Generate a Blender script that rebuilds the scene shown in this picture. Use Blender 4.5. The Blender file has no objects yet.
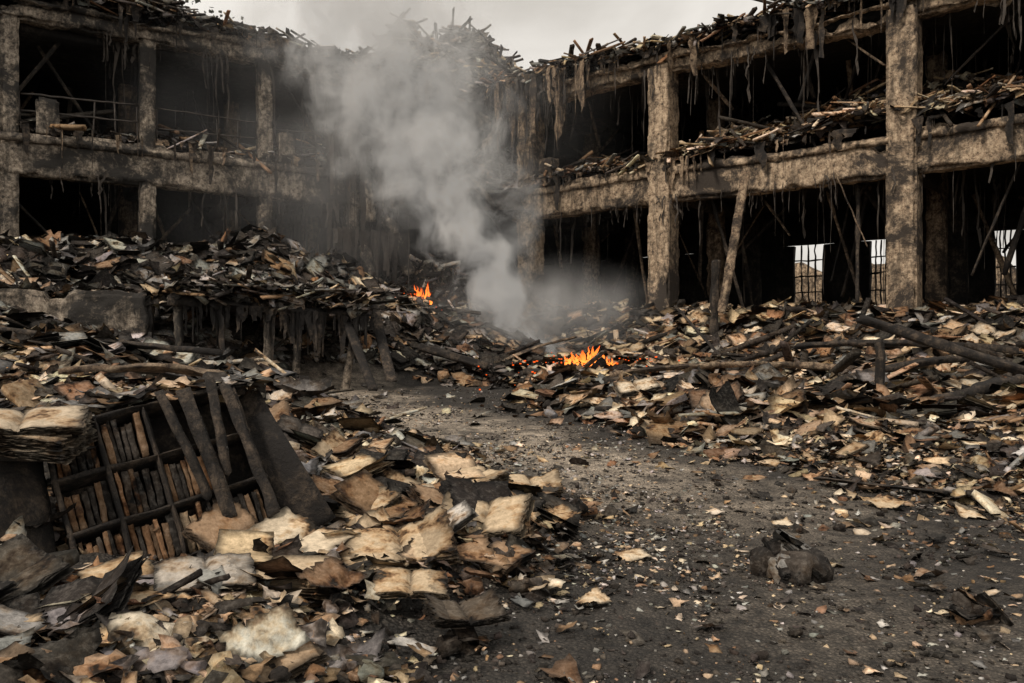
import bpy, math, numpy as np
from mathutils import Vector, Matrix
rng=np.random.default_rng(7)
scene=bpy.context.scene
TAB=rng.random((256,256))
def vn(x,y):
    x=np.asarray(x,float);y=np.asarray(y,float)
    xi=np.floor(x).astype(int);yi=np.floor(y).astype(int)
    fx=x-xi;fy=y-yi
    fx=fx*fx*(3-2*fx);fy=fy*fy*(3-2*fy)
    a=TAB[xi&255,yi&255];b=TAB[(xi+1)&255,yi&255];c=TAB[xi&255,(yi+1)&255];d=TAB[(xi+1)&255,(yi+1)&255]
    return (a*(1-fx)+b*fx)*(1-fy)+(c*(1-fx)+d*fx)*fy
def fbm(x,y,o=4):
    s=0;w=0;k=1.0
    for i in range(o):
        s=s+k*vn(x*2**i+17.3*i,y*2**i+5.1*i);w+=k;k*=.5
    return s/w
def sm(a,b,x):
    t=np.clip((np.asarray(x,float)-a)/(b-a),0,1);return t*t*(3-2*t)

# ------------------------------------------------------------ site layout
CORN=np.array([-.1,23.95])
AL=np.array([-.838,-.545]);NL=np.array([.545,-.838])
AR=np.array([.775,-.632]);NR=np.array([-.632,-.775])
ROAD=np.array([(-4.3,14.9),(-2.6,11.8),(-1.3,9.3),(.07,7.17),(.6,5.9),(.6,4.8),(.24,4.0),(-.14,3.47),(-.43,3.03),(-.7,2),(-1,-6),(10,-6),(10,3.6),(6,4.9),(4.0,6.0),(2.95,7.7),(1.7,9.5),(.6,11.0),(.1,12.6),(-.4,15.4),(-2.4,16.0)])
def road_sdf(x,y):
    x=np.asarray(x,float);y=np.asarray(y,float)
    dmin=np.full(x.shape,1e9);ins=np.zeros(x.shape,bool)
    n=len(ROAD)
    for i in range(n):
        ax,ay=ROAD[i];bx,by=ROAD[(i+1)%n]
        ex,ey=bx-ax,by-ay
        t=np.clip(((x-ax)*ex+(y-ay)*ey)/(ex*ex+ey*ey),0,1)
        dmin=np.minimum(dmin,np.hypot(x-ax-ex*t,y-ay-ey*t))
        c=((ay>y)!=(by>y))&(x<(bx-ax)*(y-ay)/((by-ay) if by!=ay else 1e-9)+ax)
        ins^=c
    return np.where(ins,-dmin,dmin)
def H(x,y):
    x=np.asarray(x,float);y=np.asarray(y,float)
    base=.045*np.clip(y-5.6,0,20)
    base=base+(fbm(x*.5,y*.5,3)-.5)*.06
    d=road_sdf(x,y)+(fbm(x*.9,y*.9,3)-.5)*.9
    dx=x-CORN[0];dy=y-CORN[1]
    sL=dx*NL[0]+dy*NL[1];tL=dx*AL[0]+dy*AL[1]
    sR=dx*NR[0]+dy*NR[1];tR=dx*AR[0]+dy*AR[1]
    out=sm(-.1,1.0,d)
    nz=fbm(x*.7+9,y*.7,4)
    h=.17*out*(.3+1.3*fbm(x*1.6,y*1.6,3))
    G=lambda cx,cy,a,b,k:k*np.exp(-((x-cx)/a)**2-((y-cy)/b)**2)
    h=h+(G(-3.3,6.0,1.25,1.1,.6)+G(-5.8,9.6,2.2,2.6,.85)+G(-3.1,3.9,.7,.8,.35)+G(2.9,12.2,1.8,.8,.06)+G(5.6,9.6,1.5,1.0,.12)+G(6.5,12.5,2,1.3,.10)+G(-7.6,12.6,1.6,1.0,.7))*out
    hL=2.5*sm(6.2,1.8,sL)*(.35+.65*sm(1,8,tL))*(1-.55*sm(0,-5,sL))
    hR=1.1*sm(4.2,0,sR)*(1-.25*sm(-1,-5,sR))
    big=np.maximum(np.where((sL>-9)&(tL>-9),hL,0),np.where((sR>-9)&(tR>-9),hR,0))
    outside=np.maximum(sm(-7.4,-8,sL),sm(-7.4,-8,sR))
    big=big*(1-outside)
    far=np.clip(1-(np.hypot(x,y-10)-35)/20,0,1)
    return base+(h+big*(.7+.6*nz))*far*(1-outside*.8)
def Hn(x,y,e=.12):
    gx=(H(x+e,y)-H(x-e,y))/(2*e);gy=(H(x,y+e)-H(x,y-e))/(2*e)
    n=np.stack([-gx,-gy,np.ones_like(gx)],-1)
    return n/np.linalg.norm(n,axis=1,keepdims=True)

# ------------------------------------------------------------ mesh helpers
def link(o,parent=None):
    scene.collection.objects.link(o)
    if parent is not None:o.parent=parent
    return o
def empty(name,loc=(0,0,0)):
    e=bpy.data.objects.new(name,None);e.location=loc;e.empty_display_size=.3
    return link(e)
def mesh(name,V,F,col=None,mat=None,parent=None,smooth=False):
    V=np.ascontiguousarray(V,dtype=np.float32);F=np.ascontiguousarray(F,dtype=np.int32)
    me=bpy.data.meshes.new(name)
    me.vertices.add(len(V));me.vertices.foreach_set('co',V.ravel())
    me.loops.add(F.size);me.loops.foreach_set('vertex_index',F.ravel())
    me.polygons.add(len(F));me.polygons.foreach_set('loop_start',np.arange(len(F),dtype=np.int32)*4)
    me.update(calc_edges=True)
    if smooth:me.polygons.foreach_set('use_smooth',np.ones(len(F),bool))
    if col is not None:
        a=me.color_attributes.new('Col','FLOAT_COLOR','POINT')
        c=np.ones((len(V),4),np.float32);c[:,:3]=col;a.data.foreach_set('color',c.ravel())
    if mat:me.materials.append(mat)
    o=bpy.data.objects.new(name,me)
    return link(o,parent)
def grid(nx,ny):
    i,j=np.meshgrid(np.arange(nx+1),np.arange(ny+1),indexing='ij')
    u=i.ravel()/nx;v=j.ravel()/ny
    a,b=np.meshgrid(np.arange(nx),np.arange(ny),indexing='ij');a=a.ravel();b=b.ravel()
    k=a*(ny+1)+b
    return u,v,np.stack([k,k+ny+1,k+ny+2,k+1],1)
_bg={}
def box_grid(nx,ny,nz):
    key=(nx,ny,nz)
    if key in _bg:return _bg[key]
    VS=[];FS=[];o=0
    for ax,(n1,n2,n3) in enumerate([(ny,nz,nx),(nz,nx,ny),(nx,ny,nz)]):
        for side in (0,1):
            u,v,F=grid(n1,n2)
            P=np.zeros((len(u),3),int)
            P[:,(ax+1)%3]=np.round(u*n1);P[:,(ax+2)%3]=np.round(v*n2);P[:,ax]=side*n3
            if side==0:F=F[:,::-1]
            VS.append(P);FS.append(F+o);o+=len(P)
    P=np.concatenate(VS);F=np.concatenate(FS)
    U,inv=np.unique(P,axis=0,return_inverse=True)
    inv=inv.ravel()
    F=inv[F]
    V=U/np.array([nx,ny,nz])*2-1
    _bg[key]=(V,F);return V,F
def rbox(name,origin,ex,ey,ez,hx,hy,hz,mat,parent=None,seg=.15,chip=.06,amp=.015,mx=140,bend=0,bite=0,sag=0):
    """eroded box: centre origin, orthonormal axes, half sizes"""
    n=[int(np.clip(round(2*h/seg),1,mx)) for h in (hx,hy,hz)]
    n=[max(2,k) for k in n]
    V,F=box_grid(*n)
    V=V.copy();hs=np.array([hx,hy,hz])
    L=V*hs
    R=np.stack([np.array(e,float) for e in (ex,ey,ez)],0)
    o=np.array(origin,float)
    W=L@R+o
    q=W[:,0]*1.0+W[:,2]*.73;r=W[:,1]*1.0-W[:,2]*.91
    ext=(np.abs(np.abs(V)-1)<1e-6).sum(1)
    c=chip*np.where(ext>=2,np.clip(fbm(q*2.2+3,r*2.2,3)-.38,0,1)*4*(.3+vn(q*9,r*9)),0)
    mag=np.minimum(c[:,None],hs[None]*.7)
    L=L-np.sign(V)*mag*(np.abs(np.abs(V)-1)<1e-6)
    k=np.stack([fbm(q*5+a,r*5+a*2,2)-.5 for a in (0,31,67)],1)
    L=L+k*2*amp
    if bite:
        bt=np.clip(fbm(L[:,0]*1.1+o[0]*3,L[:,0]*0+o[1],4)-.47,0,1)*bite*4
        top=.5+.5*V[:,2]
        L[:,2]-=np.minimum(bt,hz*1.7)*top*(.7+.6*vn(q*7,r*7))
    if sag:L[:,2]-=sag*fbm(L[:,0]*.35+o[0],L[:,0]*0+o[1]*2,2)
    if bend:L[:,2]+=bend*(1-V[:,0]**2)
    W=L@R+o
    return mesh(name,W,F,mat=mat,parent=parent)
def beam(name,p0,p1,w,h,mat,parent=None,seg=.12,chip=.03,amp=.01,roll=0,bend=0):
    p0=np.array(p0,float);p1=np.array(p1,float);d=p1-p0;Ln=np.linalg.norm(d);d/=Ln
    up=np.array([0,0,1.]) if abs(d[2])<.95 else np.array([1.,0,0])
    s=np.cross(up,d);s/=np.linalg.norm(s);u=np.cross(d,s)
    c,si=math.cos(roll),math.sin(roll)
    s2=s*c+u*si;u2=u*c-s*si
    return rbox(name,(p0+p1)/2,d,s2,u2,Ln/2,w/2,h/2,mat,parent,seg,chip,amp,bend=bend)
# accumulator
def emit(acc,tpl,P,Nn,S,C,yaw=None):
    V,F,sh=tpl;K=len(P)
    if K==0:return
    if yaw is None:yaw=rng.random(K)*2*math.pi
    T=np.stack([np.cos(yaw),np.sin(yaw),np.zeros(K)],1)
    T=T-(T*Nn).sum(1,keepdims=True)*Nn;T/=np.linalg.norm(T,axis=1,keepdims=True)+1e-9
    B=np.cross(Nn,T)
    R=np.stack([T,B,Nn],2)
    W=np.einsum('kij,knj->kni',R,V[None]*S[:,None,:])+P[:,None,:]
    c=C[:,None,:]*sh[None,:,None]
    acc.append((W.reshape(-1,3),F,K,len(V),c.reshape(-1,3)))
def finish(name,acc,mat,parent=None,smooth=False):
    VS=[];FS=[];CS=[];o=0
    for W,F,K,n,c in acc:
        VS.append(W);CS.append(c)
        off=(np.arange(K)*n)[:,None,None]+o
        FS.append((F[None]+off).reshape(-1,4));o+=len(W)
    return mesh(name,np.concatenate(VS),np.concatenate(FS),np.concatenate(CS),mat,parent,smooth)
# templates
def scorch(u,v,w=.12):
    d=np.minimum(np.minimum(u,1-u),np.minimum(v,1-v))
    o=rng.random()*40
    return .25+.75*sm(0,1,d/(w*(.15+1.7*fbm(u*5+o,v*5+o,2)**1.5)+1e-4))
def t_sheet(nx=4,ny=3,curl=.5,jag=.10):
    u,v,F=grid(nx,ny);x=u-.5;y=(v-.5)
    e=(u<.01)|(u>.99)|(v<.01)|(v>.99)
    jx=(rng.random(len(u))-.5)*jag*e-np.sign(x)*e*jag*1.3*(rng.random(len(u))<.22);jy=(rng.random(len(u))-.5)*jag*e-np.sign(y)*e*jag*1.3*(rng.random(len(u))<.22)
    a,b,c,d=(rng.random(4)-.5)*2*curl*np.where(rng.random(4)<.35,1.,.35)
    ox,oy=rng.random(2)*50
    z=a*x*x*2+b*y*y*2+c*x*y*2+d*np.maximum(0,x+y-.3)*1.5+(rng.random(len(u))-.5)*.03+(fbm(x*3+ox,y*3+oy,2)-.5)*.18
    sh=np.where(e,.22+.5*rng.random(len(u)),1.0)
    if nx>=12:sh=np.where(e,.6,1)*scorch(u,v,.16)
    r=rng.random()
    if r<.4: sh=sh*np.where(x*math.cos(r*20)+y*math.sin(r*20)>.15+.2*rng.random(),.25,1)
    return np.stack([x+jx,y*.72+jy,z],1),F,sh
def t_stack(layers=4,nx=4,ny=3,th=.10):
    VS=[];FS=[];SH=[];o=0
    a,b,c_=(rng.random(3)-.5)*.35
    for l in range(layers):
        u,v,F=grid(nx,ny);x=u-.5+(rng.random()-.5)*.05;y=(v-.5)*.75+(rng.random()-.5)*.05
        e=(u<.01)|(u>.99)|(v<.01)|(v>.99)
        z=a*x*x+b*y*y+c_*x*y+l*th/layers+(rng.random(len(u))-.5)*.012+max(0,l-layers+3)*.06*np.clip(x+y-.1,0,1)*rng.random()
        VS.append(np.stack([x+(rng.random(len(u))-.5)*.05*e,y+(rng.random(len(u))-.5)*.05*e,z],1));FS.append(F+o);o+=len(u)
        SH.append(np.where(e,.3+.4*rng.random(len(u)),1.)*(.7+.3*l/layers)*(scorch(u,v,.14) if nx>=8 else 1))
    return np.concatenate(VS),np.concatenate(FS),np.concatenate(SH)
def t_openbook(layers=5,nx=10,ny=4,th=.12):
    VS=[];FS=[];SH=[];o=0
    asym=(rng.random()-.5)*.6;wv=(rng.random(3)-.5)*.14
    for l in range(layers+1):
        u,v,F=grid(nx,ny);x=(u-.5)
        k=l/layers
        ax=np.abs(x)*2
        w=1.0 if l==0 else .95-.05*k*rng.random()
        prof=(1-np.exp(-ax*9))*(1-.35*ax**2)*(1+asym*np.sign(x))
        z=np.where(l==0,0,.02+th*k*prof)
        e=(u<.01)|(u>.99)|(v<.01)|(v>.99)
        y=(v-.5)*.68*(1.03 if l==0 else 1)
        j=(rng.random(len(u))-.5)*.03*e-np.sign(x)*e*.04*(rng.random(len(u))<.15)
        j2=(rng.random(len(u))-.5)*.03*e-np.sign(y)*e*.04*(rng.random(len(u))<.15)
        lift=(rng.random()**3)*.3*np.clip(ax-.4,0,1)*(x>0 if rng.random()<.5 else x<0)*k*(1+y)
        z=z+wv[0]*x*x*4+wv[1]*y*2*x+wv[2]*y
        VS.append(np.stack([x*w+j,y+j2,z+lift+(rng.random(len(u))-.5)*.008],1));FS.append(F+o);o+=len(u)
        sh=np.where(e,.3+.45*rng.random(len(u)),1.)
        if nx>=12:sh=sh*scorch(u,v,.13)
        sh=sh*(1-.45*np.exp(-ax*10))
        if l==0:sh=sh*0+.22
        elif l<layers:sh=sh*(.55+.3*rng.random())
        SH.append(sh)
    return np.concatenate(VS),np.concatenate(FS),np.concatenate(SH)
def t_closed():
    V,F=box_grid(4,3,2);V=V*np.array([.5,.36,.5]);V=V+(rng.random(V.shape)-.5)*.03
    sh=np.where(np.abs(V[:,2])>.4,.6,1.0)
    return V,F,sh
def t_plank(j=.25):
    V,F=box_grid(8,1,1);V=V*.5
    V=V+(rng.random(V.shape)-.5)*np.array([.03,j,j])
    V[:,2]+=(rng.random()-.5)*2*(V[:,0]**2)*2
    return V,F,.6+.6*rng.random(len(V))
def t_rock():
    V,F=box_grid(3,3,3);n=np.linalg.norm(V,axis=1,keepdims=True)
    V=V/n**.6*.5;V=V*(.75+.5*rng.random((len(V),1)));V=V*np.array([1,.8,.6])
    return V,F,.7+.5*rng.random(len(V))
def t_pebble():
    V,F=box_grid(1,1,1);V=V*.5*(.6+.6*rng.random((8,1)))*np.array([1,.8,.55]);return V,F,np.ones(8)
def t_hang(n=7,wig=1.6):
    z=-np.linspace(0,1,n+1);wx=np.cumsum((rng.random(n+1)-.5))*wig;wy=np.cumsum((rng.random(n+1)-.5))*wig
    w=.5*(1-.5*np.linspace(0,1,n+1))*(.3+1.2*rng.random(n+1))
    w2=.5*(1-.5*np.linspace(0,1,n+1))*(.3+1.2*rng.random(n+1))
    V=np.concatenate([np.stack([wx-w,wy,z],1),np.stack([wx+w2,wy+.2*rng.normal(size=n+1)*min(wig,.5),z+.06*rng.normal(size=n+1)],1)])
    i=np.arange(n);F=np.stack([i,i+1,i+n+2,i+n+1],1)
    return V,F,np.ones(len(V))
SHEETS=[t_sheet(4,3,.4) for _ in range(24)]
SHEETSM=[t_sheet(6,5,.35,.09) for _ in range(20)]
SHEETSH=[t_sheet(14,11,.6,.05) for _ in range(18)]
STACKS=[t_stack(4) for _ in range(8)]
STACKSH=[t_stack(8,8,6) for _ in range(10)]
OPENB=[t_openbook(6,12,6,.09) for _ in range(8)]
CLOSED=[t_closed() for _ in range(4)]
PLANKS=[t_plank() for _ in range(8)]
ROCKS=[t_rock() for _ in range(8)]
PEB=[t_pebble() for _ in range(6)]
HANG=[t_hang() for _ in range(10)]
FELT=[t_hang(5,.25) for _ in range(10)]
# ------------------------------------------------------------ materials
def mk(name):
    m=bpy.data.materials.new(name);m.use_nodes=True;nt=m.node_tree
    return m,nt,nt.nodes['Principled BSDF']
def nd(nt,t,ins=None,**pr):
    n=nt.nodes.new(t)
    for k,v in pr.items():setattr(n,k,v)
    if ins:
        for k,v in ins.items():
            if isinstance(v,bpy.types.NodeSocket):nt.links.new(v,n.inputs[k])
            else:n.inputs[k].default_value=v
    return n
def ramp(nt,fac,stops):
    r=nt.nodes.new('ShaderNodeValToRGB');nt.links.new(fac,r.inputs[0])
    e=r.color_ramp.elements
    while len(e)<len(stops):e.new(.5)
    for i,(p,c) in enumerate(stops):
        e[i].position=p
        e[i].color=(c,c,c,1) if not isinstance(c,tuple) else (*c,1)
    return r.outputs[0]
def noise(nt,vec,scale,detail=3,rough=.6,dist=0):
    return nd(nt,'ShaderNodeTexNoise',{'Vector':vec,'Scale':scale,'Detail':float(detail),'Roughness':rough,'Distortion':dist}).outputs['Fac']
def mul(nt,a,b,f=1.0,bt='MULTIPLY'):
    n=nt.nodes.new('ShaderNodeMix');n.data_type='RGBA';n.blend_type=bt
    for s,v in ((n.inputs[0],f),(n.inputs[6],a),(n.inputs[7],b)):
        if isinstance(v,bpy.types.NodeSocket):nt.links.new(v,s)
        else:s.default_value=v if not isinstance(v,tuple) else (*v,1)
    return n.outputs[2]
def bump(nt,b,h,strength,dist):
    n=nd(nt,'ShaderNodeBump',{'Height':h,'Strength':strength,'Distance':dist});nt.links.new(n.outputs[0],b.inputs['Normal'])
def pos(nt):return nt.nodes.new('ShaderNodeNewGeometry').outputs['Position']
def mapp(nt,vec,sc):return nd(nt,'ShaderNodeMapping',{'Vector':vec,'Scale':sc}).outputs[0]

def m_debris(name,char=.5,rough=.85,soft=False):
    m,nt,b=mk(name);p=pos(nt)
    a=nd(nt,'ShaderNodeAttribute',attribute_name='Col').outputs['Color']
    n1=noise(nt,p,26,4,.75);n2=noise(nt,p,4.5,4,.7)
    c=mul(nt,a,ramp(nt,n1,[(.3,.62),(.5,.98),(.7,1.2)] if soft else [(.3,.45),(.47,.95),(.7,1.3)]))
    c=mul(nt,c,ramp(nt,n2,[(char-.04,(.05,.044,.038)),(char,(.34,.24,.165)),(char+.06,(.84,.73,.61)),(char+.14,(1.,1.,1.))]))
    c=mul(nt,c,(.042,.039,.035),ramp(nt,n1,[(.5,0.),(.66,1.)]),'ADD')
    nt.links.new(c,b.inputs['Base Color']);b.inputs['Roughness'].default_value=rough
    b.inputs['Specular IOR Level'].default_value=.25
    bump(nt,b,n1,.7,.014)
    return m
M_PAPER=m_debris('burnt_paper',.38)
M_RUB=m_debris('burnt_rubble',.40)
M_BOOK=m_debris('scorched_pages',.39,soft=True)
M_GRIT=m_debris('ash_grit',.2)
def m_concrete(name,soot,mid,hi,t=.5,gr=.45,grain=(6,6,.7)):
    m,nt,b=mk(name);p=pos(nt)
    n1=noise(nt,p,.9,6,.78,.4);n2=noise(nt,mapp(nt,p,grain),1.2,5,.7);n4=noise(nt,p,9,6,.8)
    c=mul(nt,mid,hi,ramp(nt,n4,[(.47,0.),(.58,1.)]),'MIX')
    c=mul(nt,c,ramp(nt,n2,[(.38,gr),(.5,.9),(.7,1.15)]))
    c=mul(nt,c,soot,ramp(nt,n1,[(t-.06,1.),(t+.05,0.)]),'MIX')
    c=mul(nt,c,soot,ramp(nt,n4,[(.39,.95),(.45,0.)]),'MIX')
    nt.links.new(c,b.inputs['Base Color']);b.inputs['Roughness'].default_value=.9
    bump(nt,b,n4,.9,.045)
    return m
M_CONC=m_concrete('scorched_concrete',(.042,.033,.026),(.33,.24,.16),(.62,.48,.335),.485,.4)
M_CONCL=m_concrete('sooty_concrete',(.03,.027,.024),(.21,.17,.13),(.46,.39,.31),.50,.4)
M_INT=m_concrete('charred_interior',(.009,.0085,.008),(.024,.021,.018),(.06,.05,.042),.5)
M_CHAR=m_concrete('charred_wood',(.012,.010,.009),(.037,.029,.023),(.12,.09,.065),.5,.2)
M_WOOD=m_concrete('scorched_wood',(.025,.018,.013),(.17,.115,.075),(.36,.27,.18),.46,.2)
def m_plain(name,c,r=.8):
    m,nt,b=mk(name);p=pos(nt);n=noise(nt,p,9,2)
    nt.links.new(mul(nt,c,ramp(nt,n,[(.3,.4),(.7,1.3)])),b.inputs['Base Color']);b.inputs['Roughness'].default_value=r
    return m
M_STRIP=m_plain('charred_strips',(.048,.038,.03))
M_METAL=m_plain('rusted_iron',(.05,.04,.033),.6)
M_LEAF=m_plain('leaves',(.045,.05,.03))
M_BARK=m_plain('bark',(.05,.04,.03))
# ground
def m_ground():
    m,nt,b=mk('scorched_ground');p=pos(nt)
    dust=nd(nt,'ShaderNodeAttribute',attribute_name='Col').outputs['Color']
    n1=noise(nt,p,.9,4,.7,.5);n2=noise(nt,p,7,6,.8)
    v=nd(nt,'ShaderNodeTexVoronoi',{'Vector':p,'Scale':48.0}).outputs['Distance']
    c=mul(nt,(.030,.026,.022),(.50,.42,.33),mul(nt,dust,ramp(nt,n1,[(.33,.3),(.58,1.2)])),'MIX')
    c=mul(nt,c,ramp(nt,n2,[(.37,.25),(.5,.9),(.64,1.6)]))
    c=mul(nt,c,ramp(nt,v,[(.15,1.3),(.5,.6)]))
    nt.links.new(c,b.inputs['Base Color'])
    b.inputs['Roughness'].default_value=.7
    h=mul(nt,n2,v,.35,'MIX')
    bump(nt,b,h,1.0,.07)
    return m
M_GROUND=m_ground()

# ------------------------------------------------------------ ground sheet
def axis(lo,hi,dlo,dhi,step,grow=1.25):
    a=list(np.arange(dlo,dhi,step));s=step;x=a[-1]
    while x<hi:s*=grow;x+=s;a.append(x)
    s=step;x=a[0];b=[]
    while x>lo:s*=grow;x-=s;b.append(x)
    return np.array(b[::-1]+a)
xs=axis(-400,400,-12,13,.07);ys=axis(-100,600,2,26,.07)
X,Y=np.meshgrid(xs,ys,indexing='ij');nx,ny=X.shape[0]-1,X.shape[1]-1
_,_,F=grid(nx,ny)
xf=X.ravel();yf=Y.ravel()
Z=H(xf,yf)
dd=road_sdf(xf,yf)
near=np.clip(1-np.hypot(xf,yf-12)/30,0,1)
Z=Z+near*((fbm(xf*4,yf*4,3)-.5)*(.04+.12*sm(0,1,dd)))
# dust lying on the trodden middle of the yard
PATH=np.array([(-3.4,14.8),(-1.8,11.8),(-.6,9.6),(.9,7.6),(1.5,6.0),(1.6,4.6),(2.6,2.5)])
dp=np.full(xf.shape,1e9)
for i in range(len(PATH)-1):
    a_,b_=PATH[i],PATH[i+1];e=b_-a_
    t=np.clip(((xf-a_[0])*e[0]+(yf-a_[1])*e[1])/(e@e),0,1);dp=np.minimum(dp,np.hypot(xf-a_[0]-e[0]*t,yf-a_[1]-e[1]*t))
dust=sm(1.7,.1,dp+(fbm(xf*1.1,yf*1.1,4)-.5)*1.8)*(.16+.84*sm(4.5,8,yf))
dust=np.maximum(dust,.09*fbm(xf*2,yf*2,3))
mesh('ground',np.stack([xf,yf,Z],1),F,col=np.repeat(dust[:,None],3,1),mat=M_GROUND,smooth=True)

# ------------------------------------------------------------ palette
PAL=dict(tan=(.50,.375,.245),cream=(.72,.61,.46),brown=(.23,.145,.085),rust=(.30,.165,.085),grey=(.21,.205,.195),ash=(.44,.42,.385),char=(.026,.022,.019),dark=(.065,.054,.045))
def pick(keys,probs,K):
    idx=rng.choice(len(keys),K,p=np.array(probs)/sum(probs))
    A=np.array([PAL[k] for k in keys])
    c=A[idx]*(.6+.8*rng.random((K,1)))*(1+.12*(rng.random((K,3))-.5))
    return c
KEYS=['tan','cream','brown','rust','grey','ash','char','dark']
P_FG=[.19,.11,.13,.02,.10,.08,.22,.15]
P_RT=[.25,.15,.16,.06,.06,.07,.14,.11]
P_LF=[.06,.03,.05,.01,.21,.13,.30,.21]
def colors(x,y):
    K=len(x)
    wl=sm(8,12,y)*sm(1.5,-1.5,x)
    wr=sm(7,10,y)*sm(-.5,2,x)
    r=rng.random(K)
    cf=pick(KEYS,P_FG,K);cl=pick(KEYS,P_LF,K);cr=pick(KEYS,P_RT,K)
    return np.where((r<wl)[:,None],cl,np.where((r<wl+wr)[:,None],cr,cf))
def sample(K,x0,x1,y0,y1,dmin=-.1,soft=.7,keep=0.02,right=1.):
    x=x0+(x1-x0)*rng.random(K);y=y0+(y1-y0)*rng.random(K)
    nn=(fbm(x*1.7,y*1.7,3)-.5)
    d=road_sdf(x,y)+nn*1.4
    rt=sm(1.2,2.6,x-(9-y)*.1)
    p=np.maximum(sm(dmin-rt*1.1*right,dmin+soft+rt*.3,d),keep*(1+2.5*rt*right))
    ok=(rng.random(K)<p)&(np.abs(x)<.72*y+1.6)
    dx=x-CORN[0];dy=y-CORN[1]
    ok&=(dx*NL[0]+dy*NL[1]>-6.5)&(dx*NR[0]+dy*NR[1]>-6.5)
    # clear footprint of the fallen bookshelf
    ax,ay,bx,by=-2.05,3.75,-1.3,4.35
    t=np.clip(((x-ax)*(bx-ax)+(y-ay)*(by-ay))/((bx-ax)**2+(by-ay)**2),0,1)
    ok&=np.hypot(x-ax-(bx-ax)*t,y-ay-(by-ay)*t)>.32
    return x[ok],y[ok]
def scat(acc,tpls,x,y,size,lift=.5,tilt=.45,C=None,zbase=None,nrm=None):
    K=len(x)
    z=H(x,y) if zbase is None else zbase
    if zbase is None: lift=lift*(.2+.8*sm(-.7,.5,road_sdf(x,y)))
    n=Hn(x,y) if nrm is None else nrm
    n=n+rng.normal(size=(K,3))*tilt*np.array([1,1,.3]);n[:,2]=np.abs(n[:,2])+.05
    n/=np.linalg.norm(n,axis=1,keepdims=True)
    P=np.stack([x,y,z+lift],1)
    if C is None:C=colors(x,y)
    t=rng.integers(0,len(tpls),K);yaw=rng.random(K)*2*math.pi
    for i in range(len(tpls)):
        k=t==i;emit(acc,tpls[i],P[k],n[k],size[k],C[k],yaw[k])
def ln(K,m,s):return m*np.exp(np.clip(rng.normal(size=K),-2,1.6)*s)
def sz(K,m,s,asp=(.6,1),zf=1.):
    a=ln(K,m,s);return np.stack([a,a*(asp[0]+(asp[1]-asp[0])*rng.random(K)),a*zf],1)

# ---- rubble field
acc=[]
x,y=sample(52000,-5,7,1.8,9,keep=.025)             # near small scraps
s=sz(len(x),.06,.6);scat(acc,SHEETS,x,y,s,rng.random(len(x))*.12+.01,.28)
x,y=sample(5500,-5,7,1.8,9,dmin=.0,keep=.014)
s=sz(len(x),.15,.3);scat(acc,SHEETSM,x,y,s,rng.random(len(x))*.12+.02,.2)
x,y=sample(1500,-5,7,1.8,9,dmin=.0,keep=.006)
s=sz(len(x),.27,.15,(.85,1));scat(acc,SHEETSH,x,y,s,rng.random(len(x))*.12+.03,.18)
x,y=sample(66000,-13,13,8,24,keep=.012)
s=sz(len(x),.15,.6);scat(acc,SHEETS,x,y,s,rng.random(len(x))*.16,.3)
x,y=sample(17000,-13,13,9,25,keep=0.001)
s=sz(len(x),.40,.35,(.4,1));scat(acc,SHEETSM,x,y,s,rng.random(len(x))*.22,.26)
finish('paper_debris',acc,M_PAPER)
acc=[]
x,y=sample(420,-5,6,1.8,9,dmin=.2,keep=.002)
s=sz(len(x),.28,.15,(1,1),.8);scat(acc,STACKSH,x,y,s,rng.random(len(x))*.12+.02,.2)
x,y=sample(5600,-13,13,9,24,dmin=.2,keep=0)
s=sz(len(x),.38,.25,(.8,1));scat(acc,STACKS,x,y,s,rng.random(len(x))*.18+.02,.27)
x,y=sample(230,-5,4,2.4,9,dmin=.1,keep=.0,right=0.)
s=sz(len(x),.42,.12,(1,1),.8);scat(acc,OPENB,x,y,s,rng.random(len(x))*.10+.06,.22)
x,y=sample(1300,-12,12,9,22,dmin=.1,keep=.0,right=0.)
s=sz(len(x),.55,.15,(1,1));scat(acc,OPENB,x,y,s,rng.random(len(x))*.16+.06,.27)
x,y=sample(1300,-12,12,2,22,dmin=.1,keep=.002)
s=sz(len(x),.26,.2,(1,1));s[:,2]*=.17;scat(acc,CLOSED,x,y,s,rng.random(len(x))*.12+.03,.35)
finish('scattered_books',acc,M_PAPER)
acc=[]
x,y=sample(1200,-13,13,8,24,dmin=.1,keep=.003)
K=len(x);L=ln(K,.75,.5);s=np.stack([L,.03+.12*rng.random(K),.015+.02*rng.random(K)],1)
scat(acc,PLANKS,x,y,s,rng.random(K)*.25,.28)
BM=[t_plank(.1) for _ in range(8)]
x,y=sample(120,-3,13,9.5,20,dmin=.4,keep=.0,right=0.)
K=len(x);L=ln(K,1.7,.3);s=np.stack([L,.05+.09*rng.random(K),.04+.05*rng.random(K)],1)
scat(acc,BM,x,y,s,.10+rng.random(K)*.2,.3,pick(['char','dark'],[.7,.3],K))
x,y=sample(1300,-5,6,2,8,dmin=.2,keep=.008)
K=len(x);L=ln(K,.28,.5);s=np.stack([L,.015+.03*rng.random(K),.008+.012*rng.random(K)],1)
scat(acc,PLANKS,x,y,s,rng.random(K)*.12,.3,pick(['char','dark','brown'],[.5,.3,.2],K))
finish('timber_debris',acc,M_RUB)
acc=[]
x,y=sample(9000,-13,13,2,24,dmin=.0,keep=.008)
K=len(x);s=sz(K,.08,.6,(.8,1));C=pick(['grey','char','dark','brown'],[.25,.35,.3,.1],K)
scat(acc,ROCKS,x,y,s,rng.random(K)*.1,.4,C)
x,y=sample(14000,-4.5,6,2,7,dmin=.0,keep=.02)
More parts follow.
